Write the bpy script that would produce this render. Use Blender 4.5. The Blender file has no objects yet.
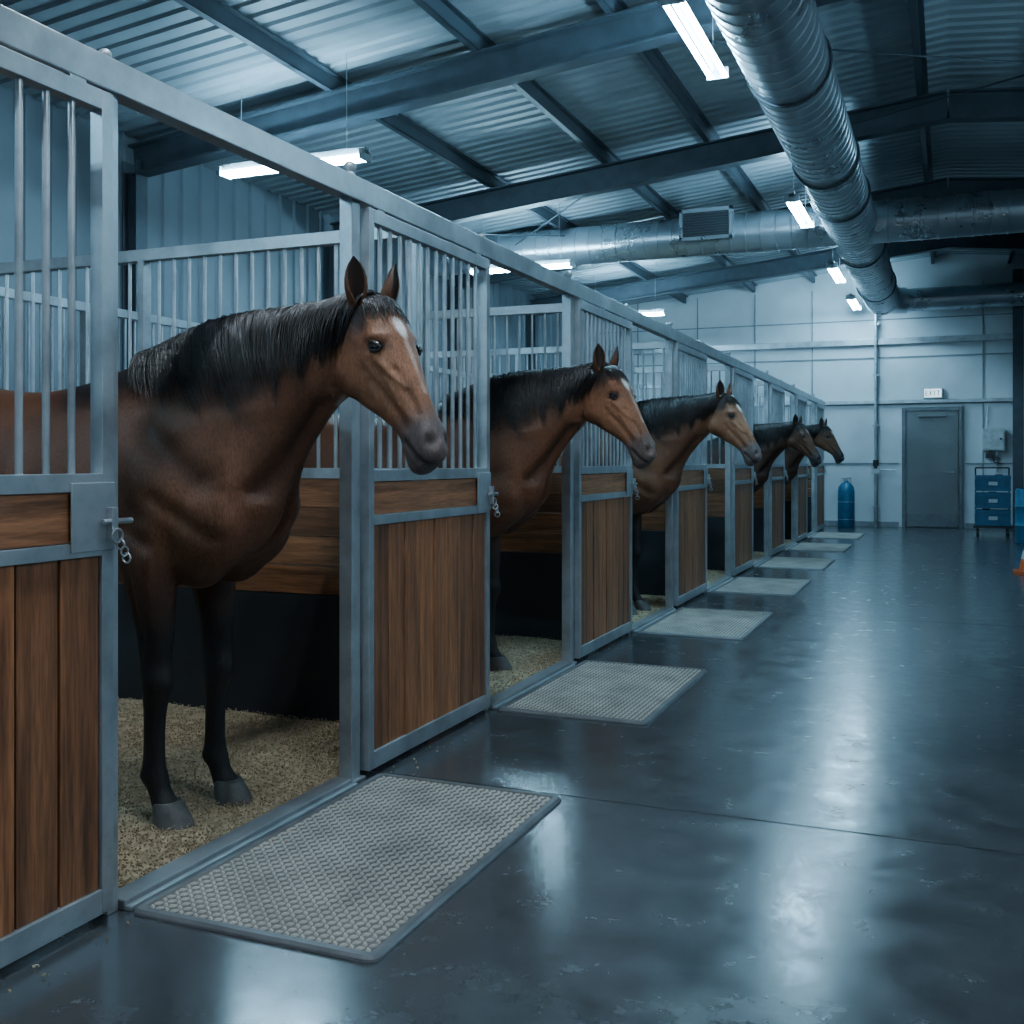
import bpy, math, random
import numpy as np
from mathutils import Vector, Matrix
random.seed(7); rng=np.random.default_rng(7)
S=bpy.context.scene
COL=S.collection

# ---------------------------------------------------------------- materials
def nmat(name):
    m=bpy.data.materials.new(name); m.use_nodes=True
    nt=m.node_tree; b=nt.nodes['Principled BSDF']
    return m,nt,b
def N(nt,t,**kw):
    n=nt.nodes.new(t)
    for k,v in kw.items():
        if k in n.inputs.keys(): n.inputs[k].default_value=v
        else: setattr(n,k,v)
    return n
def ramp(nt,fac,stops):
    r=nt.nodes.new('ShaderNodeValToRGB')
    e=r.color_ramp.elements
    while len(e)<len(stops): e.new(0.5)
    for i,(p,c) in enumerate(stops):
        e[i].position=p; e[i].color=(*c,1) if len(c)==3 else c
    nt.links.new(fac,r.inputs[0]); return r.outputs[0]
def coords(nt,scale=(1,1,1),kind='Object',rot=(0,0,0)):
    tc=nt.nodes.new('ShaderNodeTexCoord'); mp=nt.nodes.new('ShaderNodeMapping')
    mp.inputs['Scale'].default_value=scale; mp.inputs['Rotation'].default_value=rot
    nt.links.new(tc.outputs[kind],mp.inputs[0]); return mp.outputs[0]
def noise(nt,vec,scale,detail=3,rough=.55):
    n=N(nt,'ShaderNodeTexNoise'); n.inputs['Scale'].default_value=scale
    n.inputs['Detail'].default_value=detail; n.inputs['Roughness'].default_value=rough
    nt.links.new(vec,n.inputs['Vector']); return n.outputs[0]
def bump(nt,b,h,strength=.3,dist=.01):
    n=nt.nodes.new('ShaderNodeBump'); n.inputs['Strength'].default_value=strength
    n.inputs['Distance'].default_value=dist
    nt.links.new(h,n.inputs['Height']); nt.links.new(n.outputs[0],b.inputs['Normal'])
def mixc(nt,fac,a,b_,mode='MIX'):
    n=nt.nodes.new('ShaderNodeMix'); n.data_type='RGBA'; n.blend_type=mode
    for s,v in ((n.inputs[0],fac),(n.inputs[6],a),(n.inputs[7],b_)):
        if isinstance(v,bpy.types.NodeSocket): nt.links.new(v,s)
        else: s.default_value=v if not isinstance(v,tuple) else (*v,1)[:4]
    return n.outputs[2]

def metal(name,col,rough=.42,met=.75,var=.25,scale=6):
    m,nt,b=nmat(name); v=coords(nt)
    n=noise(nt,v,scale,4,.65)
    c=ramp(nt,n,[(.3,tuple(x*(1-var) for x in col)),(.7,tuple(min(1,x*(1+var)) for x in col))])
    nt.links.new(c,b.inputs['Base Color'])
    r=ramp(nt,n,[(.3,(rough-.08,)*3),(.7,(rough+.10,)*3)])
    nt.links.new(r,b.inputs['Roughness']); b.inputs['Metallic'].default_value=met
    return m
M_galv=metal('galvanized_steel',(.38,.42,.45),.38,.7)
M_steel=metal('dark_structural_steel',(.050,.066,.082),.5,.2)
M_duct=metal('duct_sheet',(.38,.43,.47),.30,.8,.1,2)
M_alu=metal('threshold_aluminium',(.24,.25,.26),.45,.6)
M_black=metal('black_kickboard',(.014,.018,.024),.5,0,.3,3)

def wood(name,axis,col=(.30,.115,.045)):
    m,nt,b=nmat(name)
    sc={'z':(14,14,.9),'y':(14,.9,14),'x':(.9,14,14)}[axis]
    tc=nt.nodes.new('ShaderNodeTexCoord'); geo=nt.nodes.new('ShaderNodeNewGeometry')
    add=nt.nodes.new('ShaderNodeVectorMath'); add.operation='MULTIPLY_ADD'
    cmb=nt.nodes.new('ShaderNodeCombineXYZ')
    for i in range(3): nt.links.new(geo.outputs['Random Per Island'],cmb.inputs[i])
    nt.links.new(cmb.outputs[0],add.inputs[0]); add.inputs[1].default_value=(9,9,9)
    nt.links.new(tc.outputs['Object'],add.inputs[2])
    mp=nt.nodes.new('ShaderNodeMapping'); mp.inputs['Scale'].default_value=sc
    nt.links.new(add.outputs[0],mp.inputs[0]); v=mp.outputs[0]
    n=noise(nt,v,2.2,6,.62)
    fine=noise(nt,v,9,3,.6)
    c=ramp(nt,n,[(.30,tuple(x*.38 for x in col)),(.5,col),(.70,tuple(x*1.6 for x in col))])
    r2=ramp(nt,geo.outputs['Random Per Island'],[(0,(.50,.49,.50)),(1,(1.25,1.15,1.05))])
    c=mixc(nt,1.0,c,r2,'MULTIPLY')
    c=mixc(nt,.6,c,ramp(nt,fine,[(.35,(.38,.36,.35)),(.6,(1,1,1))]),'MULTIPLY')
    nt.links.new(c,b.inputs['Base Color'])
    b.inputs['Roughness'].default_value=.45
    bump(nt,b,n,.3,.004)
    return m
M_woodz=wood('plank_wood_vertical','z',(.31,.130,.056)); M_woody=wood('plank_wood_rail','y',(.41,.182,.084)); M_woodx=wood('plank_wood_partition','x',(.20,.090,.042))

def floor_mat():
    m,nt,b=nmat('polished_concrete'); v=coords(nt)
    n1=noise(nt,v,.8,6,.62); n2=noise(nt,v,6,6,.7)
    c=ramp(nt,n1,[(.3,(.030,.035,.040)),(.7,(.062,.069,.076))])
    c=mixc(nt,.5,c,ramp(nt,n2,[(.35,(.68,.68,.68)),(.65,(1.2,1.2,1.2))]),'MULTIPLY')
    nt.links.new(c,b.inputs['Base Color'])
    r=ramp(nt,n2,[(.32,(.16,)*3),(.68,(.29,)*3)])
    nt.links.new(r,b.inputs['Roughness'])
    b.inputs['Specular IOR Level'].default_value=.75
    bump(nt,b,noise(nt,v,9,3,.6),.08,.01)
    return m
M_floor=floor_mat()
def simple(name,col,rough=.6,met=0,var=.2,scale=8,bs=.15):
    m,nt,b=nmat(name); v=coords(nt)
    n=noise(nt,v,scale,3)
    nt.links.new(ramp(nt,n,[(.3,tuple(x*(1-var) for x in col)),(.7,tuple(x*(1+var) for x in col))]),b.inputs['Base Color'])
    b.inputs['Roughness'].default_value=rough; b.inputs['Metallic'].default_value=met
    if bs>.1: bump(nt,b,noise(nt,v,scale*8,2),bs,.004)
    return m
M_joint=simple('floor_joint_filler',(.006,.007,.008),.7)
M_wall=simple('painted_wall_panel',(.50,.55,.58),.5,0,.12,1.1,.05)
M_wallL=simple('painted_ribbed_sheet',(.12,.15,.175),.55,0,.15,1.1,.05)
M_roof=simple('roof_sheet',(.26,.31,.34),.5,.1,.2,.8,.05)
M_seam=simple('wall_seam',(.20,.23,.25),.6)
M_mat=simple('rubber_mat_stud',(.40,.385,.35),.75,0,.25,5,.05)
M_matb=simple('rubber_mat_base',(.12,.115,.105),.85,0,.25,5,.05)
M_mate=simple('mat_edge',(.13,.14,.15),.45,.4)
M_bed=simple('wood_shavings',(.42,.32,.20),.9,0,.35,30,.8)
M_door=simple('grey_steel_door',(.14,.16,.17),.4,.5,.1,2,.02)
M_doorf=simple('door_frame_paint',(.12,.135,.15),.5,.3)
M_blue=simple('blue_plastic',(.010,.11,.21),.4,0,.2)
M_bluedk=simple('dark_blue_plastic',(.014,.09,.17),.4,0,.2)
M_orange=simple('orange_plastic',(.55,.09,.015),.45)
M_white=simple('white_plastic',(.42,.46,.48),.5)
M_dark=simple('dark_plastic',(.02,.022,.025),.5,0,.2,8,.05)
M_red=simple('exit_lettering',(.03,.12,.07),.5)
def emis(name,col,s):
    m,nt,b=nmat(name)
    b.inputs['Base Color'].default_value=(.8,.9,1,1)
    b.inputs['Emission Color'].default_value=(*col,1); b.inputs['Emission Strength'].default_value=s
    return m
M_tube=emis('fluorescent_tube',(.40,.76,1.0),210)
M_tubew=emis('fluorescent_tube_neutral',(.76,.90,1.0),200)
M_sign=emis('exit_sign_face',(.7,.9,.95),1.5)

# ---------------------------------------------------------------- mesh builder
class MB:
    def __init__(s): s.v=[];s.f=[];s.m=[]
    def box(s,x0,x1,y0,y1,z0,z1,m=0):
        i=len(s.v)
        s.v+=[(x0,y0,z0),(x1,y0,z0),(x1,y1,z0),(x0,y1,z0),(x0,y0,z1),(x1,y0,z1),(x1,y1,z1),(x0,y1,z1)]
        for q in ((0,3,2,1),(4,5,6,7),(0,1,5,4),(1,2,6,5),(2,3,7,6),(3,0,4,7)):
            s.f.append(tuple(i+k for k in q)); s.m.append(m)
    def rings(s,rings,m=0,cap=True,closed=True):
        n=len(rings[0]); i=len(s.v)
        for r in rings: s.v+=[tuple(map(float,p)) for p in r]
        for a in range(len(rings)-1):
            for k in range(n if closed else n-1):
                k2=(k+1)%n
                s.f.append((i+a*n+k,i+a*n+k2,i+(a+1)*n+k2,i+(a+1)*n+k)); s.m.append(m)
        if cap:
            if cap!='end': s.f.append(tuple(i+k for k in range(n))[::-1]); s.m.append(m)
            j=i+(len(rings)-1)*n
            s.f.append(tuple(j+k for k in range(n))); s.m.append(m)
    def tube(s,pts,rads,m=0,n=10,cap=True):
        pts=[Vector(p) for p in pts]
        if not hasattr(rads,'__len__'): rads=[rads]*len(pts)
        R=[]; prev=None
        for i,p in enumerate(pts):
            d=(pts[min(i+1,len(pts)-1)]-pts[max(i-1,0)]).normalized()
            if prev is None:
                u=d.cross(Vector((0,0,1)))
                if u.length<.05: u=d.cross(Vector((0,1,0)))
            else: u=prev-d*prev.dot(d)
            u.normalize(); prev=u; w=d.cross(u)
            R.append([p+(u*math.cos(2*math.pi*k/n)+w*math.sin(2*math.pi*k/n))*rads[i] for k in range(n)])
        s.rings(R,m,cap)
    def cyl(s,p0,p1,r,m=0,n=12,r2=None):
        s.tube([p0,p1],[r,r if r2 is None else r2],m,n)
    def ell(s,c,r,m=0,rot=None,nu=20,nv=12):
        R=[]
        for a in range(1,nv):
            th=math.pi*a/nv; ring=[]
            for k in range(nu):
                ph=2*math.pi*k/nu
                p=Vector((r[0]*math.sin(th)*math.cos(ph),r[1]*math.sin(th)*math.sin(ph),-r[2]*math.cos(th)))
                if rot: p=rot@p
                ring.append(p+Vector(c))
            R.append(ring)
        s.rings(R,m,True)
    def torus(s,c,R,r,axis,m=0,n=14,k=6):
        q=Vector((0,0,1)).rotation_difference(Vector(axis)); pts=[]
        base=len(s.v)
        for a in range(n):
            A=2*math.pi*a/n
            for b in range(k):
                B=2*math.pi*b/k
                p=Vector(((R+r*math.cos(B))*math.cos(A),(R+r*math.cos(B))*math.sin(A),r*math.sin(B)))
                s.v.append(tuple(q@p+Vector(c)))
        for a in range(n):
            for b in range(k):
                s.f.append((base+a*k+b,base+((a+1)%n)*k+b,base+((a+1)%n)*k+(b+1)%k,base+a*k+(b+1)%k)); s.m.append(m)
    def mesh(s,name,mats,smooth=False):
        me=bpy.data.meshes.new(name); me.from_pydata(s.v,[],s.f)
        for x in mats: me.materials.append(x)
        me.polygons.foreach_set('material_index',s.m)
        if smooth: me.polygons.foreach_set('use_smooth',[True]*len(s.f))
        me.update(); return me
    def obj(s,name,mats,smooth=False,bevel=0,loc=(0,0,0),parent=None,autos=False):
        me=s.mesh(name,mats,smooth)
        return place(name,me,loc,parent,bevel)
def place(name,me,loc=(0,0,0),parent=None,bevel=0):
    o=bpy.data.objects.new(name,me); COL.objects.link(o); o.location=loc
    if parent: o.parent=parent
    if bevel:
        b=o.modifiers.new('bevel','BEVEL'); b.width=bevel; b.segments=2; b.limit_method='ANGLE'
    return o
def smooth_by_angle(me,ang=40):
    me.polygons.foreach_set('use_smooth',[True]*len(me.polygons))
    try: me.set_sharp_from_angle(angle=math.radians(ang))
    except Exception: pass

# ---------------------------------------------------------------- room shell
YF=22.2; XL=-7.6; XR=4.6; YB=-3.0
b=MB(); b.box(XL,XR,YB,YF,-.1,0); b.obj('floor',[M_floor])
b=MB()
for y in (3.88,9.2,14.6,19.6): b.box(-2.18,XR,y-.003,y+.003,0,.001)
b.obj('floor_joint_strip',[M_joint])
def roofz(x): return 5.32-.1*abs(x)
b=MB()
ys=[];zs=[]; y=YB-.1
while y<YF+.2:
    ys+= [y,y+.09,y+.115,y+.165]; zs+=[0,0,.022,.022]; y+=.19
for (xa,xb) in ((XL-.1,0),(0,XR+.1)):
    i=len(b.v)
    for yy,zz in zip(ys,zs):
        b.v.append((xa,yy,roofz(xa)+zz)); b.v.append((xb,yy,roofz(xb)+zz))
    for k in range(len(ys)-1):
        b.f.append((i+2*k,i+2*k+1,i+2*k+3,i+2*k+2)); b.m.append(0)
b.obj('ceiling',[M_roof])
def ribbed_wall(name,x,side,mat):
    b=MB(); pts=[]; y=YB-.1
    while y<YF+.1:
        pts+=[(y,0),(y+.22,0),(y+.24,.025),(y+.28,.025),(y+.30,0)]; y+=.30
    for (yy,dd) in pts:
        b.v.append((x+side*dd,yy,0)); b.v.append((x+side*dd,yy,roofz(x)+.05))
    for k in range(len(pts)-1):
        b.f.append((2*k,2*k+1,2*k+3,2*k+2)); b.m.append(0)
    b.obj(name,[mat])
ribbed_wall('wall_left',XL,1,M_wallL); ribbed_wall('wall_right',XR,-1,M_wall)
b=MB()
b.v+=[(XL,YF,0),(XR,YF,0),(XR,YF,roofz(XR)+.03),(0,YF,5.35),(XL,YF,roofz(XL)+.03)]; b.f.append((0,1,2,3,4)); b.m.append(0)
b.obj('wall_far',[M_wall])
b=MB()
b.v+=[(XL,YB,0),(XR,YB,0),(XR,YB,roofz(XR)+.03),(0,YB,5.35),(XL,YB,roofz(XL)+.03)]; b.f.append((0,1,2,3,4)); b.m.append(0)
b.obj('wall_rear',[M_wall])
b=MB()
for z in (1.25,2.42,3.35,4.1):
    if z<2.35: b.box(XL,-.9,YF-.02,YF,z-.012,z+.012); b.box(.31,XR,YF-.02,YF,z-.012,z+.012)
    else: b.box(XL,XR,YF-.02,YF,z-.012,z+.012)
for x in (-6.2,-4.9,-3.7,-2.55,-1.3,.62,2,3.2): b.box(x-.012,x+.012,YF-.015,YF,0,4.75)
b.box(XL,-.9,YF-.04,YF,0,.10); b.box(.31,XR,YF-.04,YF,0,.10)
b.obj('trim_wall_seams',[M_seam])
b=MB()
b.box(XL+.05,XR,YF-.10,YF-.022,3.60,3.72); b.box(XL+.05,XR,YF-.08,YF-.022,2.43,2.50)
b.obj('wall_girt',[M_galv],bevel=.004)

def ibeam(b,p0,p1,h,w,t=.015,m=0,tf=.02):
    p0=Vector(p0);p1=Vector(p1); d=(p1-p0).normalized(); up=Vector((0,0,1)); side=d.cross(up).normalized(); up=side.cross(d).normalized()
    def bx(hw,hh,off):
        R=[]
        for p in (p0,p1):
            R.append([p+up*(off+hh*sz)+side*hw*sx for sx,sz in ((-1,-1),(1,-1),(1,1),(-1,1))])
        b.rings(R,m)
    bx(t/2,h/2,0); bx(w/2,tf/2,h/2); bx(w/2,tf/2,-h/2)
RY=(1.0,4.6,8.3,12.0,15.7,19.2)
for y in RY:
    b=MB()
    for sx,xe in ((-1,XL+.12),(1,XR-.12)):
        ibeam(b,(0,y,roofz(0)-.30),(xe,y,roofz(xe)-.30),.28,.17)
        b.box(xe-.08,xe+.08,y-.008,y+.008,0,roofz(xe)-.4)
        b.box(xe-.09,xe-.075,y-.08,y+.08,0,roofz(xe)-.3); b.box(xe+.075,xe+.09,y-.08,y+.08,0,roofz(xe)-.3)
    b.obj('roof_rafter_frame',[M_steel])
b=MB()
for x in (-6.6,-5.15,-3.7,-2.5,-1.35,-.25,1.1,2.4,3.6):
    z=roofz(x)-.085
    b.box(x-.006,x+.006,YB,YF,z-.07,z+.07); b.box(x-.006,x+.055,YB,YF,z+.06,z+.072); b.box(x-.055,x+.006,YB,YF,z-.072,z-.06)
b.obj('roof_purlins',[M_steel])
b=MB()
for (p,q) in (((-2.4,8.3,4.75),(4.0,12,4.65)),((4.0,8.3,4.65),(-1.5,12,4.85)),((-7.2,12,4.3),(-3.7,15.7,4.65)),((-3.7,12,4.65),(-7.2,15.7,4.3)),((-1.5,15.7,4.85),(4,19.2,4.65))):
    b.cyl(p,q,.009,0,6)
b.obj('roof_brace_rods',[M_steel])

# ---------------------------------------------------------------- ducts
def spiral_duct(name,p0,p1,r,pitch=.28):
    p0=Vector(p0);p1=Vector(p1);L=(p1-p0).length;d=(p1-p0)/L
    pts=[];rad=[];s=0
    while s<L-pitch:
        for off,rr in ((0,r),(pitch*.88,r),(pitch*.91,r+.008),(pitch*.97,r+.008)):
            pts.append(p0+d*(s+off)); rad.append(rr)
        s+=pitch
    pts.append(p1);rad.append(r)
    b=MB(); b.tube(pts,rad,0,32)
    me=b.mesh(name,[M_duct]); smooth_by_angle(me,30); return place(name,me)
DX=-1.15;DZ=4.38
spiral_duct('air_duct',(DX,YB+.1,DZ),(DX,21.2,DZ),.31,.18)
spiral_duct('cross_air_duct',(XL+.1,14.5,DZ+.02),(XR-.1,14.5,DZ+.02),.27,.2)
b=MB(); pts=[];
for k in range(9):
    a=math.pi/2*k/8; pts.append((DX+.42-.42*math.cos(a),21.2+.42*math.sin(a),DZ))
b.tube(pts,.25,0,28); b.tube([(DX+.42,21.62,DZ),(XR-.1,21.62,DZ)],.22,0,28)
b.tube([(DX,21.1,DZ),(DX,21.22,DZ)],.325,0,28)
me=b.mesh('duct_elbow',[M_duct]); smooth_by_angle(me,30); place('duct_elbow',me)
b=MB()
b.box(-3.33,-2.66,14.06,14.26,4.28,4.66,0)
b.box(-3.35,-2.64,14.04,14.06,4.26,4.30,0);b.box(-3.35,-2.64,14.04,14.06,4.64,4.68,0)
b.box(-3.35,-3.31,14.04,14.06,4.26,4.68,0);b.box(-2.68,-2.64,14.04,14.06,4.26,4.68,0)
b.box(-3.30,-2.69,14.05,14.058,4.31,4.63,1)
for k in range(9): b.box(-3.30,-2.69,14.03,14.056,4.325+k*.035,4.331+k*.035,2)
b.obj('vent_grille',[M_duct,M_dark,M_steel])
b=MB()
for y in (5.5,8.3,11,12.6,15.7,19.2):
    b.torus((DX,y+.12,DZ),.325,.012,(0,1,0),0,28,6); b.cyl((DX,y+.12,DZ+.32),(DX,y+.12,5.2),.008,0,6)
b.obj('duct_hanger_strap',[M_steel],smooth=True)

# ---------------------------------------------------------------- lamps
def lamp(x,y,z,axis,tm):
    b=MB(); L=.75
    def B(a0,a1,c0,c1,z0,z1,m):
        if axis=='y': b.box(c0,c1,a0,a1,z0,z1,m)
        else: b.box(a0,a1,c0,c1,z0,z1,m)
    B(-L,L,-.035,.035,.03,.085,0)
    B(-L,-L+.03,-.085,.085,-.025,.06,0); B(L-.03,L,-.085,.085,-.025,.06,0)
    for c in (-.055,.055):
        if axis=='y': b.cyl((c,-L+.03,0),(c,L-.03,0),.02,1,8)
        else: b.cyl((-L+.03,c,0),(L-.03,c,0),.02,1,8)
    for a in (-.55,.55):
        p=(0,a) if axis=='y' else (a,0)
        top=roofz(x+p[0])-z-.02
        b.cyl((p[0],p[1],.08),(p[0],p[1],top),.004,0,5)
    b.obj('fluorescent_ceiling_light',[M_galv,tm],loc=(x,y,z))
for y in (-1.0,2.7,7.45,13.1,17.6,21.0): lamp(-1.65,y,4.28,'y',M_tubew if y<3 else M_tube)
for y in (-.3,7.9,13.3,18.3): lamp(-5.35,y,3.9,'x',M_tube)  # the nearest one is unseen, added only to light the near stalls
for y in (1.5,8.5,): lamp(2.6,y,4.3,'y',M_tubew if y<3 else M_tube)

# ---------------------------------------------------------------- stalls
SX=-2.25; PITCH=2.67; Y0=3.78
GMATS=[M_galv,M_woodz,M_woody,M_black,M_alu,M_dark]
def door_mesh():
    b=MB(); W=1.235; x0,x1=-.02,.025
    t=.042
    b.box(x0,x1,0,t,.03,2.34); b.box(x0,x1,W-t,W,.03,2.34)
    b.box(x0,x1,t,W-t,.03,.10); b.box(x0,x1,t,W-t,2.285,2.34)
    b.box(x0,x1,t,W-t,1.215,1.265); b.box(x0,x1,t,W-t,1.035,1.075)
    b.box(-.015,.016,t,W-t,1.078,1.212,2)
    n=8; w=(W-2*t)/n
    for k in range(n): b.box(-.015,.014+random.uniform(-.003,.003),t+k*w+.004,t+(k+1)*w-.004,.10,1.034,1)
    b.box(-.014,.002,t,W-t,.10,1.03,5)
    nb=12
    for k in range(nb):
        y=t+(W-2*t)*(k+1)/(nb+1); b.cyl((0,y,1.26),(0,y,2.29),.0105,0,10)
    b.box(.025,.031,W-.16,W-.0,1.05,1.24,0)
    b.box(.031,.055,W-.035,W-.012,1.08,1.17,0); b.cyl((.045,W-.06,1.13),(.045,W+.05,1.13),.009,0,8)
    b.torus((.060,W-.022,1.09),.02,.004,(1,0,0),0)
    for k in range(3): b.torus((.060+.003*(k%2),W-.01+.012*k,1.065-.020*k),.014,.0035,(1,0,0) if k%2 else (0,1,0),0,10,5)
    for yy in (.12,W-.12):
        b.box(-.01,.015,yy-.03,yy+.03,2.34,2.37,0)
    return b.mesh('stall_door',GMATS)
dm=door_mesh()
for k in range(-2,7): place('stall_door',dm,(SX+.035,Y0+PITCH*k,0),None,.0025)
def frame_mesh():
    b=MB()
    b.box(-.03,.03,-.085,-.02,0,2.37); b.box(-.03,.03,1.245,1.287,0,2.37)
    b.box(-.045,.045,-.11,0,0,.012)
    b.cyl((0,-.052,2.44),(0,-.052,2.475),.022,0,12); b.ell((0,-.052,2.495),(.028,.028,.024),0)
    b.cyl((0,1.265,2.44),(0,1.265,2.46),.018,0,12); b.ell((0,1.265,2.472),(.02,.02,.018),0)
    return b.mesh('stall_post',GMATS)
fm=frame_mesh()
for k in range(-2,7): place('stall_post',fm,(SX,Y0+PITCH*k,0),None,.003)
b=MB(); b.box(SX-.05,SX+.04,-1.6,21.2,2.37,2.44); b.box(SX+.04,SX+.052,-1.6,21.2,2.352,2.448)
b.obj('stall_header_rail',GMATS,bevel=.004)
b=MB()
for k in range(-2,6):
    y0=Y0+PITCH*k+1.29; b.box(SX-.03,SX+.05,y0,y0+1.27,0,.03,4); b.box(SX+.05,SX+.072,y0,y0+1.27,.0,.016,0)
b.obj('stall_threshold',GMATS,bevel=.004)

def part_mesh(L):
    b=MB()
    b.box(-L,0,-.03,.03,2.37,2.43,0); b.box(-L,0,-.03,.03,1.215,1.265,0)
    for k in range(4): b.box(-L+.02,-.0,-.022,.022,.64+k*.1445,.64+(k+1)*.1445-.006,1)
    b.box(-L,0,-.025,.025,0,.635,3)
    for x in (-L+.03,-.03): b.box(x-.03,x+.03,-.032,.032,0,2.37,0)
    b.box(-L/2-.02,-L/2+.02,-.03,.03,1.26,2.37,0)
    n=int(L/.098)
    for k in range(1,n): b.cyl((-L*k/n,0,1.26),(-L*k/n,0,2.38),.0095,0,8)
    return b.mesh('stall_partition',[M_galv,M_woodx,M_woody,M_black])
pm=part_mesh(3.38)
for k in range(-2,7): place('stall_partition',pm,(SX-.05,4.5+PITCH*k,0))
pb=part_mesh(PITCH-.06)
for k in range(-2,6):
    o=place('stall_back_partition',pb,(SX-3.46,4.5+PITCH*k+.03,0)); o.rotation_euler=(0,0,-math.pi/2)

def bedding(y0,y1,chips,x0=-5.66):
    b=MB(); nx,ny=60,46; x1=SX-.035
    i=len(b.v)
    for a in range(nx+1):
        for c in range(ny+1):
            x=x0+(x1-x0)*a/nx; y=y0+(y1-y0)*c/ny
            e=min(1,(x1-x)/.25+.25)
            z=.018*e+.010*math.sin(x*7+y*3)*math.sin(y*9-x*2)*e+random.uniform(-.003,.003)
            b.v.append((x,y,max(.004,z)))
    for a in range(nx):
        for c in range(ny):
            q=i+a*(ny+1)+c; b.f.append((q,q+ny+1,q+ny+2,q+1)); b.m.append(0)
    for k in range(chips):
        u=random.random(); x=x1-(u**1.3)*1.9; y=random.uniform(y0,y1)
        z=.022
        if random.random()<.003: x=x1+random.uniform(.11,.22); z=.004
        z+=random.uniform(0,.010); l=random.uniform(.003,.0075); w=random.uniform(.0018,.0035); a=random.uniform(0,math.pi)
        dx,dy=math.cos(a)*l,math.sin(a)*l; ex,ey=-math.sin(a)*w,math.cos(a)*w; tz=random.uniform(-.003,.003)
        j=len(b.v)
        b.v+=[(x-dx,y-dy,z-tz),(x+ex,y+ey,z+.003),(x+dx,y+dy,z+tz),(x-ex,y-ey,z+.003),(x,y,z-.005)]
        for q in ((0,2,1),(0,3,2),(0,1,4),(1,2,4),(2,3,4),(3,0,4)):
            b.f.append(tuple(j+t for t in q)); b.m.append(1)
    return b
def chipmat():
    m,nt,bb=nmat('shaving_chips'); g=nt.nodes.new('ShaderNodeNewGeometry')
    nt.links.new(ramp(nt,g.outputs['Random Per Island'],[(0,(.25,.18,.11)),(.6,(.40,.31,.20)),(1,(.52,.42,.30))]),bb.inputs['Base Color'])
    bb.inputs['Roughness'].default_value=.8; return m
M_chip=chipmat()
for k,ch in ((-1,9000),(0,22000),(1,9000),(2,2500),(3,800),(4,400),(5,400)):
    bb=bedding(1.83+PITCH*k+.03,1.83+PITCH*(k+1)-.03,ch); bb.obj('stall_bedding',[M_bed,M_chip],smooth=False)

def mat_mesh():
    b=MB(); W=.81;L=1.45;e=.030
    def rr(x0,x1,y0,y1,r,z):
        P=[]
        for cx,cy,a0 in ((x1-r,y1-r,0),(x0+r,y1-r,90),(x0+r,y0+r,180),(x1-r,y0+r,270)):
            for k in range(5):
                a=math.radians(a0+k*22.5); P.append((cx+r*math.cos(a),cy+r*math.sin(a),z))
        return P
    b.rings([rr(0,W,0,L,.035,.001),rr(.002,W-.002,.002,L-.002,.035,.008),rr(.010,W-.010,.010,L-.010,.03,.016),rr(e,W-e,e,L-e,.012,.016)],1,cap=False)
    b.rings([rr(e,W-e,e,L-e,.012,.016),rr(e+.004,W-e-.004,e+.004,L-e-.004,.012,.010)],2,cap='end')
    nx=29;ny=53
    for a in range(nx):
        for c in range(ny):
            x=e+.018+(W-2*e-.036)*a/(nx-1); y=e+.018+(L-2*e-.036)*c/(ny-1)
            s=1 if (a+c)%2 else -1; an=s*math.pi/4; l=.0150;w=.0072
            dx,dy=math.cos(an)*l,math.sin(an)*l; ex,ey=-math.sin(an)*w,math.cos(an)*w
            j=len(b.v)
            b.v+=[(x-dx,y-dy,.010),(x-ex,y-ey,.010),(x+dx,y+dy,.010),(x+ex,y+ey,.010)]
            b.v+=[(x+(px)*.68,y+(py)*.68,.0148) for px,py in ((-dx,-dy),(-ex,-ey),(dx,dy),(ex,ey))]
            for q in ((0,1,5,4),(1,2,6,5),(2,3,7,6),(3,0,4,7),(4,5,6,7)): b.f.append(tuple(j+t for t in q)); b.m.append(0)
    return b.mesh('rubber_floor_mat',[M_mat,M_mate,M_matb])
mm=mat_mesh()
for k in range(-1,7):
    place('rubber_floor_mat',mm,(-2.174,2.385+PITCH*k,0))

# ---------------------------------------------------------------- far-wall items
b=MB()
x0,x1=-.84,.26; 
b.box(x0,x0+.07,YF-.08,YF-.001,0,2.35,1); b.box(x1-.07,x1,YF-.08,YF-.001,0,2.35,1); b.box(x0+.07,x1-.07,YF-.08,YF-.001,2.28,2.35,1)
b.box(x0+.08,x1-.08,YF-.055,YF-.003,.015,2.275,0)
b.box(x0+.08,x1-.08,YF-.06,YF-.055,.02,.26,1)
b.cyl((x1-.17,YF-.10,1.08),(x1-.30,YF-.10,1.08),.012,2,8); b.cyl((x1-.17,YF-.055,1.08),(x1-.17,YF-.11,1.08),.02,2,10)
b.box(x0+.3,x1-.3,YF-.12,YF-.055,2.16,2.22,0)
for z in (.3,1.15,2.0): b.cyl((x0+.075,YF-.07,z-.05),(x0+.075,YF-.07,z+.05),.012,2,8)
b.obj('door_1',[M_door,M_doorf,M_galv],bevel=.003)
b=MB(); b.box(-.45,-.10,YF-.09,YF-.002,2.52,2.72,0); b.box(-.43,-.12,YF-.094,YF-.09,2.54,2.70,1)
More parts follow.
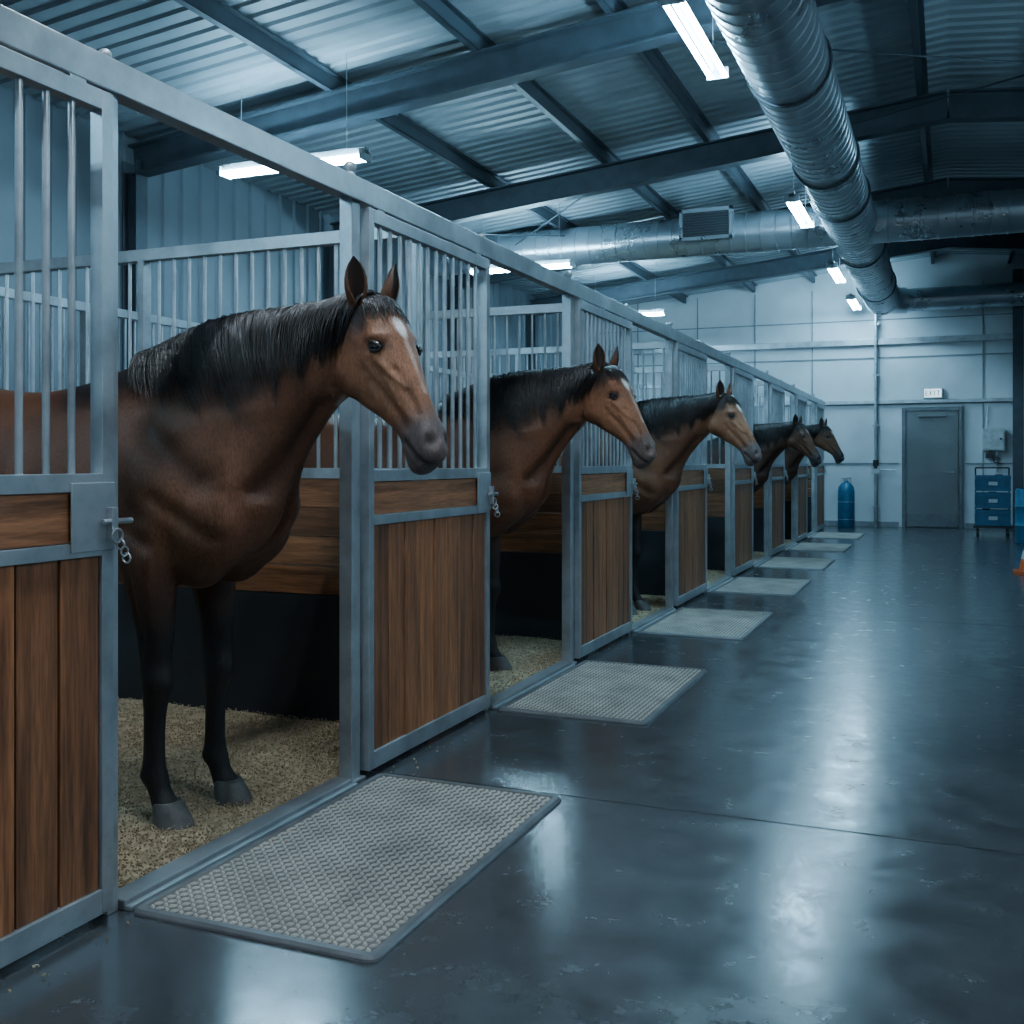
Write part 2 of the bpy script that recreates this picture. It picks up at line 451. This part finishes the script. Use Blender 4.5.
def letter(b,ch,x,z,h=.10,t=.015,y=YF-.098):
    w=.05
    seg={'E':[(0,t,0,h),(0,w,0,t),(0,w,h/2-t/2,h/2+t/2),(0,w,h-t,h)],'I':[(w/2-t/2,w/2+t/2,0,h)],'T':[(w/2-t/2,w/2+t/2,0,h),(0,w,h-t,h)]}
    if ch=='X':
        for s in (1,-1):
            b.cyl((x if s>0 else x+w,y+.003,z),(x+w if s>0 else x,y+.003,z+h),.008,2,6)
    else:
        for a0,a1,c0,c1 in seg[ch]: b.box(x+a0,x+a1,y,y+.005,z+c0,z+c1,2)
for i,c in enumerate('EXIT'): letter(b,c,-.41+i*.07,2.57)
b.obj('exit_sign',[M_white,M_sign,M_red])
b=MB(); b.cyl((-1.32,YF-.16,.0),(-1.32,YF-.16,4.6),.03,0,12); b.cyl((-1.32,YF-.16,1.15),(-1.32,YF-.16,1.32),.055,1,12)
b.box(-1.40,-1.24,YF-.2,YF-.12,1.05,1.2,0)
for z in (.4,2.0,3.0,4.0): b.box(-1.38,-1.26,YF-.18,YF-.022,z-.02,z+.02,0)
b.cyl((-1.32,YF-.16,1.12),(-.95,YF-.16,1.12),.018,0,8)
b.obj('wall_standpipe',[M_galv,M_dark])
def gas(x,y,sc=1,mat=None):
    b=MB(); prof=[(.15,0),(.16,.02),(.16,.70),(.145,.79),(.09,.86),(.045,.885),(.04,.91)]
    b.rings([[(r*math.cos(2*math.pi*k/24),r*math.sin(2*math.pi*k/24),z) for k in range(24)] for r,z in prof],0)
    b.cyl((0,0,.9),(0,0,.98),.016,1,10); b.cyl((-.04,0,.955),(.04,0,.955),.011,1,8)
    b.torus((0,0,.965),.085,.011,(0,0,1),1,18,6)
    for a in (0,2.1,4.2): b.cyl((.08*math.cos(a),.08*math.sin(a),.85),(.083*math.cos(a),.083*math.sin(a),.965),.008,1,6)
    b.torus((0,0,.16),.161,.006,(0,0,1),1,24,6); b.torus((0,0,.5),.161,.006,(0,0,1),1,24,6)
    me=b.mesh('gas_cylinder',[mat or M_blue,M_galv]); smooth_by_angle(me,40); o=place('gas_cylinder',me,(x,y,0)); o.scale=(sc,)*3
gas(-1.85,21.7)
def crates(x,y):
    b=MB()
    for k in range(3):
        z=.18+k*.30; 
        for s in (-1,1):
            b.box(-.28,.28,s*.19-.012,s*.19+.012,z,z+.05,0); b.box(-.28,.28,s*.19-.012,s*.19+.012,z+.20,z+.27,0)
            b.box(s*.27-.012,s*.27+.012,-.19,.19,z,z+.05,0); b.box(s*.27-.012,s*.27+.012,-.19,.19,z+.20,z+.27,0)
            b.box(-.27,.27,s*.180-.004,s*.180+.004,z,z+.25,0); b.box(s*.258-.004,s*.258+.004,-.18,.18,z,z+.25,0)
        for i in range(6):
            xx=-.27+i*.108
            for s in (-1,1): b.box(xx-.008,xx+.008,s*.19-.009,s*.19+.009,z,z+.25,0)
        b.box(-.27,.27,-.18,.18,z,z+.015,0)
        b.box(-.07,.07,-.206,-.200,z+.10,z+.16,2); b.box(-.16+.1*k,-.04+.1*k,-.1,.1,z+.2,z+.285,1)
    b.box(-.31,.31,-.22,.22,.13,.17,1)
    for sx in (-.24,.24):
        for sy in (-.16,.16):
            b.cyl((sx-.02,sy,.06),(sx+.02,sy,.06),.06,1,14); b.box(sx-.012,sx+.012,sy-.012,sy+.012,.06,.13,1)
    b.cyl((-.27,.21,.15),(-.27,.21,1.18),.014,1,8); b.cyl((.27,.21,.15),(.27,.21,1.18),.014,1,8); b.cyl((-.27,.21,1.18),(.27,.21,1.18),.014,1,8)
    b.obj('crate_trolley',[M_bluedk,M_dark,M_white],loc=(x,y,0))
crates(.72,20.3)
b=MB(); b.box(-.19,.19,-.10,.10,-.22,.20,0); b.box(-.165,.165,-.112,-.10,-.195,.175,0); b.cyl((.12,-.13,0),(.12,-.10,0),.02,1,10)
b.cyl((-.1,0,.2),(-.1,0,.62),.018,0,8); b.cyl((.05,0,-.22),(.05,0,-.62),.018,0,8); b.torus((.05,-.06,-.40),.055,.010,(0,1,0),1,18,6); b.cyl((.05,-.06,-.40),(.05,0,-.40),.015,1,8)
b.box(-.14,-.02,-.09,.10,-.36,-.26,1)
b.obj('wall_control_panel',[M_white,M_dark],bevel=.004,loc=(.80,YF-.125,1.72))
b=MB(); b.box(1.13,1.31,21.95,21.965,0,4.9);b.box(1.13,1.31,22.10,22.115,0,4.9);b.box(1.213,1.227,21.965,22.10,0,4.9); b.box(1.08,1.36,21.93,22.13,0,.02)
b.obj('steel_column',[M_steel])
b=MB()
prof=[(.14,.03),(.135,.05),(.085,.27),(.03,.44),(.02,.45)]
b.box(-.19,.19,-.19,.19,0,.03,0)
b.rings([[(r*math.cos(2*math.pi*k/24),r*math.sin(2*math.pi*k/24),z) for k in range(24)] for r,z in prof],0)
b.rings([[(r*math.cos(2*math.pi*k/24),r*math.sin(2*math.pi*k/24),z) for k in range(24)] for r,z in ((.113,.17),(.091,.26))],1,cap=False)
me=b.mesh('traffic_cone',[M_orange,M_white]); place('traffic_cone',me,(.895,13.6,0))
b=MB(); prof=[(.27,0),(.285,.02),(.285,.27),(.297,.285),(.285,.30),(.285,.57),(.297,.585),(.285,.60),(.285,.83),(.27,.86),(.24,.86),(.24,.845)]
b.rings([[(r*math.cos(2*math.pi*k/32),r*math.sin(2*math.pi*k/32),z) for k in range(32)] for r,z in prof],0)
b.cyl((.12,0,.845),(.12,0,.87),.03,1,10)
me=b.mesh('plastic_barrel',[M_blue,M_dark]); smooth_by_angle(me,40); place('plastic_barrel',me,(1.27,18.6,0))

# ================================================================ HORSE
def cr(pts,per):
    P=np.array(pts,float); out=[]
    n=len(P)
    for i in range(n-1):
        p0=P[max(i-1,0)];p1=P[i];p2=P[i+1];p3=P[min(i+2,n-1)]
        for k in range(per):
            t=k/per
            out.append(.5*((2*p1)+(-p0+p2)*t+(2*p0-5*p1+4*p2-p3)*t*t+(-p0+3*p1-3*p2+p3)*t**3))
    out.append(P[-1]); return np.array(out)
HEAD=[(.705,1.895,.63,1.845,.050,0),(.735,1.875,.575,1.76,.078,-.05),(.795,1.80,.545,1.655,.094,-.14),(.835,1.705,.548,1.55,.092,-.05),
      (.866,1.615,.62,1.475,.076,.08),(.895,1.53,.710,1.42,.056,.12),(.922,1.455,.778,1.368,.048,.02),(.952,1.385,.808,1.312,.054,.0),
      (.963,1.335,.828,1.270,.053,0),(.948,1.295,.855,1.250,.040,0),(.925,1.278,.88,1.256,.022,0)]
NECK=[(.68,1.885,.60,1.66,.060,.1),(.57,1.89,.535,1.53,.076,.2),(.43,1.868,.465,1.43,.090,.3),(.27,1.825,.40,1.31,.108,.30),(.10,1.765,.365,1.18,.140,.27),
      (-.08,1.695,.335,1.05,.185,.24),(-.25,1.645,.23,.93,.226,.22),(-.40,1.60,.0,.865,.25,.20),(-.56,1.57,-.27,.83,.265,.15),(-.72,1.56,-.58,.825,.285,.1),
      (-.90,1.575,-.86,.865,.285,.0),(-1.07,1.60,-1.07,.95,.268,-.05),(-1.23,1.575,-1.22,1.04,.235,-.05),(-1.35,1.50,-1.33,1.12,.17,0),(-1.42,1.41,-1.40,1.22,.07,0)]
def ringpt(s,th,sup=1.0,off=0):
    T=np.array([s[0],s[1]]);B=np.array([s[2],s[3]]);C=(T+B)/2;a=np.linalg.norm(T-B)/2;e=(T-B)/(2*a)
    c=math.cos(th);sn=math.sin(th)
    cc=math.copysign(abs(c)**sup,c);ss=math.copysign(abs(sn)**sup,sn)
    w=s[4]*(1-s[5]*c)
    px=C+e*(a+off)*cc
    return (px[0],(w+off)*ss,px[1])
def loft(b,secs,per,sup=1.0,n=44):
    ss=cr(secs,per)
    b.rings([[ringpt(s,2*math.pi*k/n,sup) for k in range(n)] for s in ss])
def leg(b,secs,sy,per=4,n=24,dx=0):
    ss=cr([(x,y,z,rx,ry) for (x,y,z,rx,ry) in secs],per)
    b.rings([[(x+dx*max(0,min(1,(1.1-z)/.5))+rx*math.cos(2*math.pi*k/n),sy*(y+ry*math.sin(2*math.pi*k/n)),z) for k in range(n)] for x,y,z,rx,ry in ss])
FORE=[(-.02,.13,1.28,.13,.07),(-.03,.15,1.12,.145,.085),(-.035,.158,.98,.125,.086),(-.02,.16,.88,.105,.082),(.0,.158,.77,.083,.070),(.015,.153,.66,.066,.058),(.02,.15,.57,.057,.051),
      (.028,.15,.515,.060,.056),(.026,.15,.475,.057,.053),(.016,.15,.43,.046,.043),(.012,.15,.37,.041,.036),(.010,.15,.27,.040,.035),(.010,.15,.205,.044,.038),
      (.010,.15,.165,.053,.047),(.028,.15,.13,.043,.040),(.048,.15,.095,.045,.044),(.065,.15,.068,.052,.050),(.07,.15,.05,.045,.044)]
HIND=[(-1.10,.14,1.40,.18,.09),(-1.08,.16,1.22,.22,.11),(-1.06,.165,1.06,.20,.105),(-1.09,.16,.93,.15,.09),(-1.16,.155,.80,.10,.07),(-1.24,.15,.69,.078,.056),(-1.30,.15,.61,.066,.048),
      (-1.325,.15,.555,.066,.050),(-1.315,.15,.50,.056,.046),(-1.30,.15,.43,.045,.038),(-1.295,.15,.30,.040,.035),(-1.295,.15,.21,.044,.038),(-1.295,.15,.165,.050,.045),
      (-1.275,.15,.13,.041,.039),(-1.255,.15,.095,.043,.042),(-1.24,.15,.068,.050,.048),(-1.235,.15,.05,.045,.044)]
NEAR=-.03   # near (right) foreleg stands slightly further back
hb=MB(); loft(hb,HEAD,5,.88); loft(hb,NECK,5)
for sy in (1,-1):
    leg(hb,FORE,sy,dx=NEAR if sy<0 else 0); leg(hb,HIND,sy)
    hb.ell((.02,sy*.125,1.19),(.15,.098,.24),rot=Matrix.Rotation(math.radians(25),3,'Y'))
    hb.ell((.16,sy*.105,1.08),(.135,.110,.20))
    hb.ell((.12,sy*.10,.96),(.11,.085,.13))
    hb.ell((-.08,sy*.160,1.02),(.15,.085,.17)); hb.ell((-1.10,sy*.14,1.28),(.24,.13,.28))
    hb.ell((.625,sy*.045,1.61),(.09,.045,.11))
def bake(o):
    dg=bpy.context.evaluated_depsgraph_get(); dg.update()
    me=bpy.data.meshes.new_from_object(o.evaluated_get(dg)); bpy.data.objects.remove(o); return me
o=hb.obj('tmp_horse',[]); 
r=o.modifiers.new('r','REMESH'); r.mode='VOXEL'; r.voxel_size=.0085
sm=o.modifiers.new('s','SMOOTH'); sm.factor=.5; sm.iterations=7
hme=bake(o)
o=place('tmp_horse2',hme); vg=o.vertex_groups.new(name='soft')
nv=len(hme.vertices); co=np.empty(nv*3); hme.vertices.foreach_get('co',co); co=co.reshape(-1,3)
wt=np.clip((co[:,2]-.72)/.15,0,1)*np.clip((.52-co[:,0])/.15,0,1)
lev=np.round(wt*10).astype(int)
for L in range(1,11):
    ids=np.nonzero(lev==L)[0].tolist()
    if ids: vg.add(ids,L/10,'REPLACE')
sm=o.modifiers.new('s','SMOOTH'); sm.factor=.6; sm.iterations=30; sm.vertex_group='soft'
hme=bake(o); hme.name='horse_body'
nv=len(hme.vertices); co=np.empty(nv*3); hme.vertices.foreach_get('co',co); co=co.reshape(-1,3)
no=np.empty(nv*3); hme.vertices.foreach_get('normal',no); no=no.reshape(-1,3)
X,Y,Z=co.T; AY=np.abs(Y)
def G(c,s,A):
    s=np.array(s if hasattr(s,'__len__') else (s,)*3)
    return A*np.exp(-(((X-c[0])/s[0])**2+((AY-c[1])/s[1])**2+((Z-c[2])/s[2])**2))
def LN(p,q,sg,A,ymin=.0):
    p=np.array(p);q=np.array(q);d=q-p;L=d@d
    t=np.clip(((X-p[0])*d[0]+(Z-p[1])*d[1])/L,0,1)
    dist=np.hypot(X-p[0]-t*d[0],Z-p[1]-t*d[1])
    fade=1 if ymin<=0 else np.clip((AY-ymin)/.03+.5,0,1)
    return A*np.exp(-(dist/sg)**2)*fade
D=np.zeros(nv)
EYE=(.772,.089,1.700)
D+=G((.774,.09,1.742),(.035,.05,.020),.013)+G((.777,.098,1.700),(.026,.05,.022),-.008)+G((.755,.09,1.668),(.03,.05,.015),.004)
D+=G((.945,.045,1.362),(.030,.03,.034),.012)+G((.950,.052,1.352),(.015,.03,.021),-.034)
D+=LN((.842,1.352),(.935,1.268),.008,-.009,.012)
D+=G((.868,0,1.262),(.03,.04,.022),.010)
D+=LN((.775,1.645),(.855,1.535),.013,.013,.04)
D+=LN((.82,1.60),(.90,1.44),.016,-.010,.03)+LN((.74,1.56),(.84,1.40),.018,-.011,.03)
D+=G((.635,.08,1.60),(.07,.06,.08),.010)+LN((.700,1.50),(.715,1.60),.022,-.009,.03)
D+=LN((.79,1.58),(.83,1.47),.005,.004,.03)+LN((.83,1.47),(.875,1.42),.005,.004,.03)+LN((.72,1.66),(.76,1.56),.005,.003,.03)
D+=G((.71,.09,1.77),(.02,.04,.03),-.009)
D+=LN((.555,1.75),(.535,1.56),.025,-.014,.02)
D+=LN((.49,1.48),(.32,1.18),.030,-.022,.03)
D+=LN((-.02,1.40),(.17,1.22),.050,-.018,.05)
D+=LN((-.19,1.34),(-.05,1.10),.05,-.013,.1)+LN((-.20,1.10),(.00,1.00),.030,-.012,.1)
D+=LN((.03,1.16),(.22,1.02),.030,-.012,.07)
D+=LN((.14,1.52),(.38,1.62),.045,-.009,.03)+LN((.10,1.40),(.34,1.48),.045,.008,.03)
D+=G((.33,0,1.02),(.10,.022,.18),-.040)
D+=G((.02,.10,.95),(.06,.05,.08),-.014)
D+=LN((-.07,.92),(-.03,.66),.018,-.010,.1)+LN((.02,.95),(.02,.70),.02,.006,.1)
D+=.0025*np.sin(X*42+Z*6)*np.clip((-.35-X)/.1,0,1)*np.clip((X+.9)/.1,0,1)*np.clip((1.45-Z)/.1,0,1)*np.clip((Z-.95)/.1,0,1)
co2=co+no*D[:,None]
def sstep(a): a=np.clip(a,0,1); return a*a*(3-2*a)
u=np.array([.42,-.907]); hd=(X-.70)*u[0]+(Z-1.90)*u[1]
ishead=(X>.5)&(hd>-.02)
colr=np.tile(np.array([.110,.044,.022]),(nv,1))
def blend(col,f): 
    global colr
    colr=colr*(1-f[:,None])+np.array(col)*f[:,None]
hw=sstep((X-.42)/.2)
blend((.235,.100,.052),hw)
wav=(np.sin(X*5+Z*4)+np.sin(Y*9-Z*6+1))*.05
colr*= (1+wav)[:,None]
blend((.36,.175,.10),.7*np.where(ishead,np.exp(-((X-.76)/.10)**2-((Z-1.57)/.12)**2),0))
blend((.07,.030,.018),.5*np.where(ishead,np.exp(-((X-.60)/.08)**2-((Z-1.50)/.06)**2),0))
blend((.21,.085,.040),.65*np.exp(-((X-.12)/.18)**2-((Z-1.2)/.2)**2))  # chest highlight painted into the coat colour
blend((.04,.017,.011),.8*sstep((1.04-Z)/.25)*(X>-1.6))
blend((.012,.010,.010),sstep((.84-Z)/.20)*1.0)
blend((.095,.080,.080),np.where(X>.6,sstep((hd-.46)/.10),0)*.92)
blend((.28,.21,.20),np.where(X>.8,np.exp(-((X-.965)/.03)**2-((AY-.02)/.03)**2-((Z-1.33)/.03)**2),0)*.6)
blend((.02,.014,.012),np.where(ishead,np.exp(-((X-.777)/.034)**2-((Z-1.70)/.022)**2),0)*(AY>.05)*.9)
blend((.004,.003,.003),np.exp(-((X-.950)/.014)**2-((AY-.050)/.02)**2-((Z-1.352)/.019)**2))  # nostril pits painted near-black, recess shade put into the colour
blend((.006,.005,.005),LN((.842,1.352),(.935,1.268),.007,1,.005)*.9)  # shade of the mouth groove painted on as a dark line
nk=cr(NECK[:8],12); cd=np.full(nv,9.)
for s in nk: cd=np.minimum(cd,np.hypot(X-s[0],Z-s[1]))
blend((.012,.010,.011),sstep((.20-cd)/.14)*(X<.72)*(AY<.19)*.95)
blend((.03,.014,.010),.45*np.clip(LN((-.02,1.40),(.17,1.22),.045,1,.05)+LN((.49,1.48),(.32,1.18),.035,1,.03)+LN((-.19,1.34),(-.05,1.10),.04,.8,.1),0,1))  # crease shade painted along the sculpted muscle grooves
st=np.where(ishead,(AY/.019)**2+((hd-.150)/.042)**2,9)
blend((.82,.80,.78),np.clip(1.6-st,0,1)*(no[:,0]>.2))
bl=np.where(ishead&(hd>.19)&(hd<.44),(AY/(.007+.003*np.sin(hd*30))),9)
blend((.7,.58,.52),np.clip(1.5-bl,0,1)*.4*(no[:,0]>.2))
PHI=-.36
def warp(P):
    P=np.array(P,float); x=P[:,0]; z=P[:,2]; a=PHI*sstep((x-.15)/.5); px=.30
    P[:,0]+=.035*sstep((x-.5)/.15)*np.clip((1.78-z)/.42,-.3,1.1)
    dx=P[:,0]-px; y=P[:,1].copy(); c=np.cos(a); s=np.sin(a)
    Q=P.copy(); Q[:,0]=px+dx*c-y*s; Q[:,1]=dx*s+y*c
    Q[:,0]+=.215*sstep((x-.05)/.6)
    Q[:,2]-=.075*sstep((z-1.38)/.5)*sstep((x-.05)/.5)
    return Q
hme.vertices.foreach_set('co',warp(co2).ravel())
at=hme.color_attributes.new('coat','FLOAT_COLOR','POINT')
at.data.foreach_set('color',np.hstack([colr,np.ones((nv,1))]).ravel())
hme.polygons.foreach_set('use_smooth',[True]*len(hme.polygons)); hme.update()
def coatmat():
    m,nt,bb=nmat('horse_coat'); a=nt.nodes.new('ShaderNodeAttribute'); a.attribute_name='coat'
    oi=nt.nodes.new('ShaderNodeObjectInfo')
    c=mixc(nt,1.0,a.outputs['Color'],oi.outputs['Color'],'MULTIPLY')
    v=coords(nt,(1,1,.3)); n=noise(nt,v,170,2,.6); n2=noise(nt,coords(nt),7,4,.6)
    c=mixc(nt,.6,c,ramp(nt,n2,[(.3,(.60,.58,.58)),(.7,(1.25,1.25,1.25))]),'MULTIPLY')
    c=mixc(nt,.6,c,ramp(nt,n,[(.3,(.42,.42,.42)),(.7,(1.35,1.35,1.35))]),'MULTIPLY')
    nt.links.new(c,bb.inputs['Base Color']); bb.inputs['Roughness'].default_value=.50
    bb.inputs['Specular IOR Level'].default_value=.32
    bump(nt,bb,n,.45,.005); return m
M_coat=coatmat(); hme.materials.clear(); hme.materials.append(M_coat)
M_hair=simple('horse_hair',(.018,.015,.015),.34,0,.4,20,.05)
M_hoof=simple('hoof_horn',(.08,.075,.072),.5,0,.3,25,.2)
M_earin=simple('ear_inner',(.05,.03,.024),.8)
M_eye,nt,bb=nmat('horse_eye'); bb.inputs['Base Color'].default_value=(.008,.004,.003,1); bb.inputs['Roughness'].default_value=.04; bb.inputs['Coat Weight'].default_value=1
mb=MB(); nks=cr(NECK[:8],20)
def hair(mb,pts,r0):
    n=len(pts); rads=[r0*(1-.88*(i/(n-1))**1.4) for i in range(n)]
    mb.tube(pts,rads,0,3,cap=False)
LS=len(nks)-1
for i in range(3600):
    f=random.random(); s0=f*5.6/7*LS; side=-1 if random.random()<.93 else 1
    clump=math.sin(f*43)*.10+math.sin(f*97+1)*.08+math.sin(f*211)*.06
    the=(random.triangular(.6,1.95,1.2)+clump)*(1-.5*max(0,f-.65)/.35)
    dr=(random.uniform(.0,.45)+.12*math.sin(f*61))*20*(.3+f*.3); off0=random.uniform(.002,.026); ph=random.uniform(0,6)
    th0=random.uniform(-.28,.1)
    pts=[]
    for k in range(9):
        t=k/8; s=min(LS,max(0,s0+dr*t+.9*math.sin(ph+t*4)*t)); a=int(s); q=s-a
        sec=nks[a]*(1-q)+nks[min(a+1,LS)]*q
        th=th0+(the-th0)*t**.9
        p=ringpt(sec,th,1,.006+off0*(.5+.8*math.sin(math.pi*min(t*1.1,1))))
        pts.append((p[0],side*p[1],p[2]))
    hair(mb,warp(pts).tolist(),random.uniform(.0026,.0046))
hs=cr(HEAD,20)
for i in range(190):
    s0=random.uniform(0,10); th0=random.uniform(-.9,.9); L=random.uniform(16,36); th1=th0*.7+random.uniform(-.5,.3)
    pts=[]
    for k in range(7):
        t=k/6; s=s0+L*t; a=int(s); q=s-a; sec=hs[a]*(1-q)+hs[a+1]*q
        pts.append(ringpt(sec,th0+(th1-th0)*t,.88,.006+.010*math.sin(math.pi*t)*random.uniform(.4,1)))
    hair(mb,warp(pts).tolist(),.0034)
mane_me=mb.mesh('mane',[M_hair],True)
tb=MB()
for i in range(420):
    a=random.uniform(0,6.28); r=random.uniform(0,.03); y0=math.cos(a)*r; x0=-1.44+math.sin(a)*r*.6; L=random.uniform(.65,.95); sp=random.uniform(1.5,3)
    pts=[(x0-.10*math.sin(min(1,t*2.5)*math.pi/2)-.02*t,y0*(1+sp*math.sin(math.pi*min(t,.8))),1.38-L*t**1.2) for t in [k/8 for k in range(9)]]
    hair(tb,pts,.005)
tb.tube([(-1.38,0,1.42),(-1.47,0,1.36),(-1.52,0,1.2),(-1.53,0,1.0)],[.04,.038,.03,.012],0,10)
tail_me=tb.mesh('tail',[M_hair],True)
eb=MB()
for sy in (1,-1):
    ax=Vector((.16,.22*sy,1)).normalized(); fw=Vector((1,.55*sy,0)); fw=(fw-ax*fw.dot(ax)).normalized(); sd=ax.cross(fw)
    base=Vector((.662,.054*sy,1.865))
    W=[.026,.034,.038,.037,.031,.021,.010,.002]; Hh=[0,.03,.06,.09,.115,.135,.150,.160]; A=[175,150,128,115,105,95,85,70]
    outer=[];inner=[]
    for w,h,a in zip(W,Hh,A):
        ro=[];ri=[]
        for k in range(17):
            an=math.radians(180-a+2*a*k/16)
            c=base+ax*h+fw*(.012*math.sin(h*18))
            dv=fw*math.cos(an)*.75+sd*math.sin(an)
            ro.append(c+dv*w); ri.append(c+dv*w*.80+fw*.001)
        outer.append(ro);inner.append(ri)
    def wr(R): return [warp([tuple(p) for p in r]).tolist() for r in R]
    O=wr(outer);I=wr(inner)
    eb.rings(O,0,False,False); eb.rings([r[::-1] for r in I],1,False,False)
    for e in (0,-1):
        eb.rings([[O[i][e],I[i][e]] for i in range(len(O))],0,False,False)
ear_me=eb.mesh('ears',[M_coat,M_earin],True)
cols=ear_me.color_attributes.new('coat','FLOAT_COLOR','POINT')
vz=np.array([v.co.z for v in ear_me.vertices]); f=np.clip((vz-1.86)/.07,0,1)[:,None]
cc=np.array([.12,.05,.026])*(1-f)+np.array([.02,.014,.012])*f
cols.data.foreach_set('color',np.hstack([cc,np.ones((len(cc),1))]).ravel())
yb=MB()
for sy in (1,-1):
    p=warp([(EYE[0],sy*(EYE[1]-.012),EYE[2])])[0]; yb.ell(tuple(p),(.023,.021,.019),0)
eye_me=yb.mesh('eyes',[M_eye],True)
lb=MB()
for sy in (1,-1):
    for up in (1,-1):
        pts=[(EYE[0]+.027*math.cos(a),sy*(EYE[1]+.010*math.sin(a)**2-.004),EYE[2]+up*.0165*math.sin(a)) for a in [math.pi*k/10 for k in range(11)]]
        pts=[(EYE[0]+(x-EYE[0])*.93+(z-EYE[2])*.37,y,EYE[2]+(z-EYE[2])*.93-(x-EYE[0])*.37) for x,y,z in pts]
        lb.tube(warp(pts).tolist(),[.002]+[.0052 if up>0 else .0036]*9+[.002],0,8)
lid_me=lb.mesh('eyelids',[M_dark],True)
fb=MB()
for (hx,hyy) in ((.07,.15),(.07+NEAR,-.15),(-1.235,.15),(-1.235,-.15)):
    rs=[]
    for z,rx,ry,dx in ((.085,.050,.050,-.002),(.075,.058,.056,.0),(.04,.068,.064,.012),(0,.080,.072,.024)):
        rs.append([(hx+dx+rx*math.cos(2*math.pi*k/24)*(1 if math.cos(2*math.pi*k/24)>0 else .85),hyy+ry*math.sin(2*math.pi*k/24),z) for k in range(24)])
    fb.rings(rs,0)
hoof_me=fb.mesh('hooves',[M_hoof],True)
try: hoof_me.set_sharp_from_angle(angle=math.radians(50))
except Exception: pass
def horse(x,y,color=(1,1,1,1),rz=0,sc=1):
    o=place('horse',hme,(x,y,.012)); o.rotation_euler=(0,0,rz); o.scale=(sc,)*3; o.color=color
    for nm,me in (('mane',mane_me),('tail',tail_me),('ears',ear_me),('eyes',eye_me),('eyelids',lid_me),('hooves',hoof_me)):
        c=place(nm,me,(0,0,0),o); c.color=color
horse(-2.595,3.15)
horse(-2.64,5.85,(1.1,1.05,1,1),0.0,1.0)
horse(-2.54,8.75,(1.1,1.1,1.1,1),0,1.0)
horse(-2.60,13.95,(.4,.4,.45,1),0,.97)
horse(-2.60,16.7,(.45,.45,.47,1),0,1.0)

# ---------------------------------------------------------------- world + camera
w=bpy.data.worlds.new('world'); S.world=w; w.use_nodes=True
w.node_tree.nodes['Background'].inputs[0].default_value=(.05,.12,.2,1); w.node_tree.nodes['Background'].inputs[1].default_value=.3
cam=bpy.data.cameras.new('camera'); co_=bpy.data.objects.new('camera',cam); COL.objects.link(co_)
cam.sensor_width=36; cam.lens=36*1058/1024; cam.shift_y=-51/1024; cam.clip_start=.05
co_.location=(0,0,1.3); co_.rotation_euler=(math.radians(90),0,math.radians(22.4))
S.camera=co_
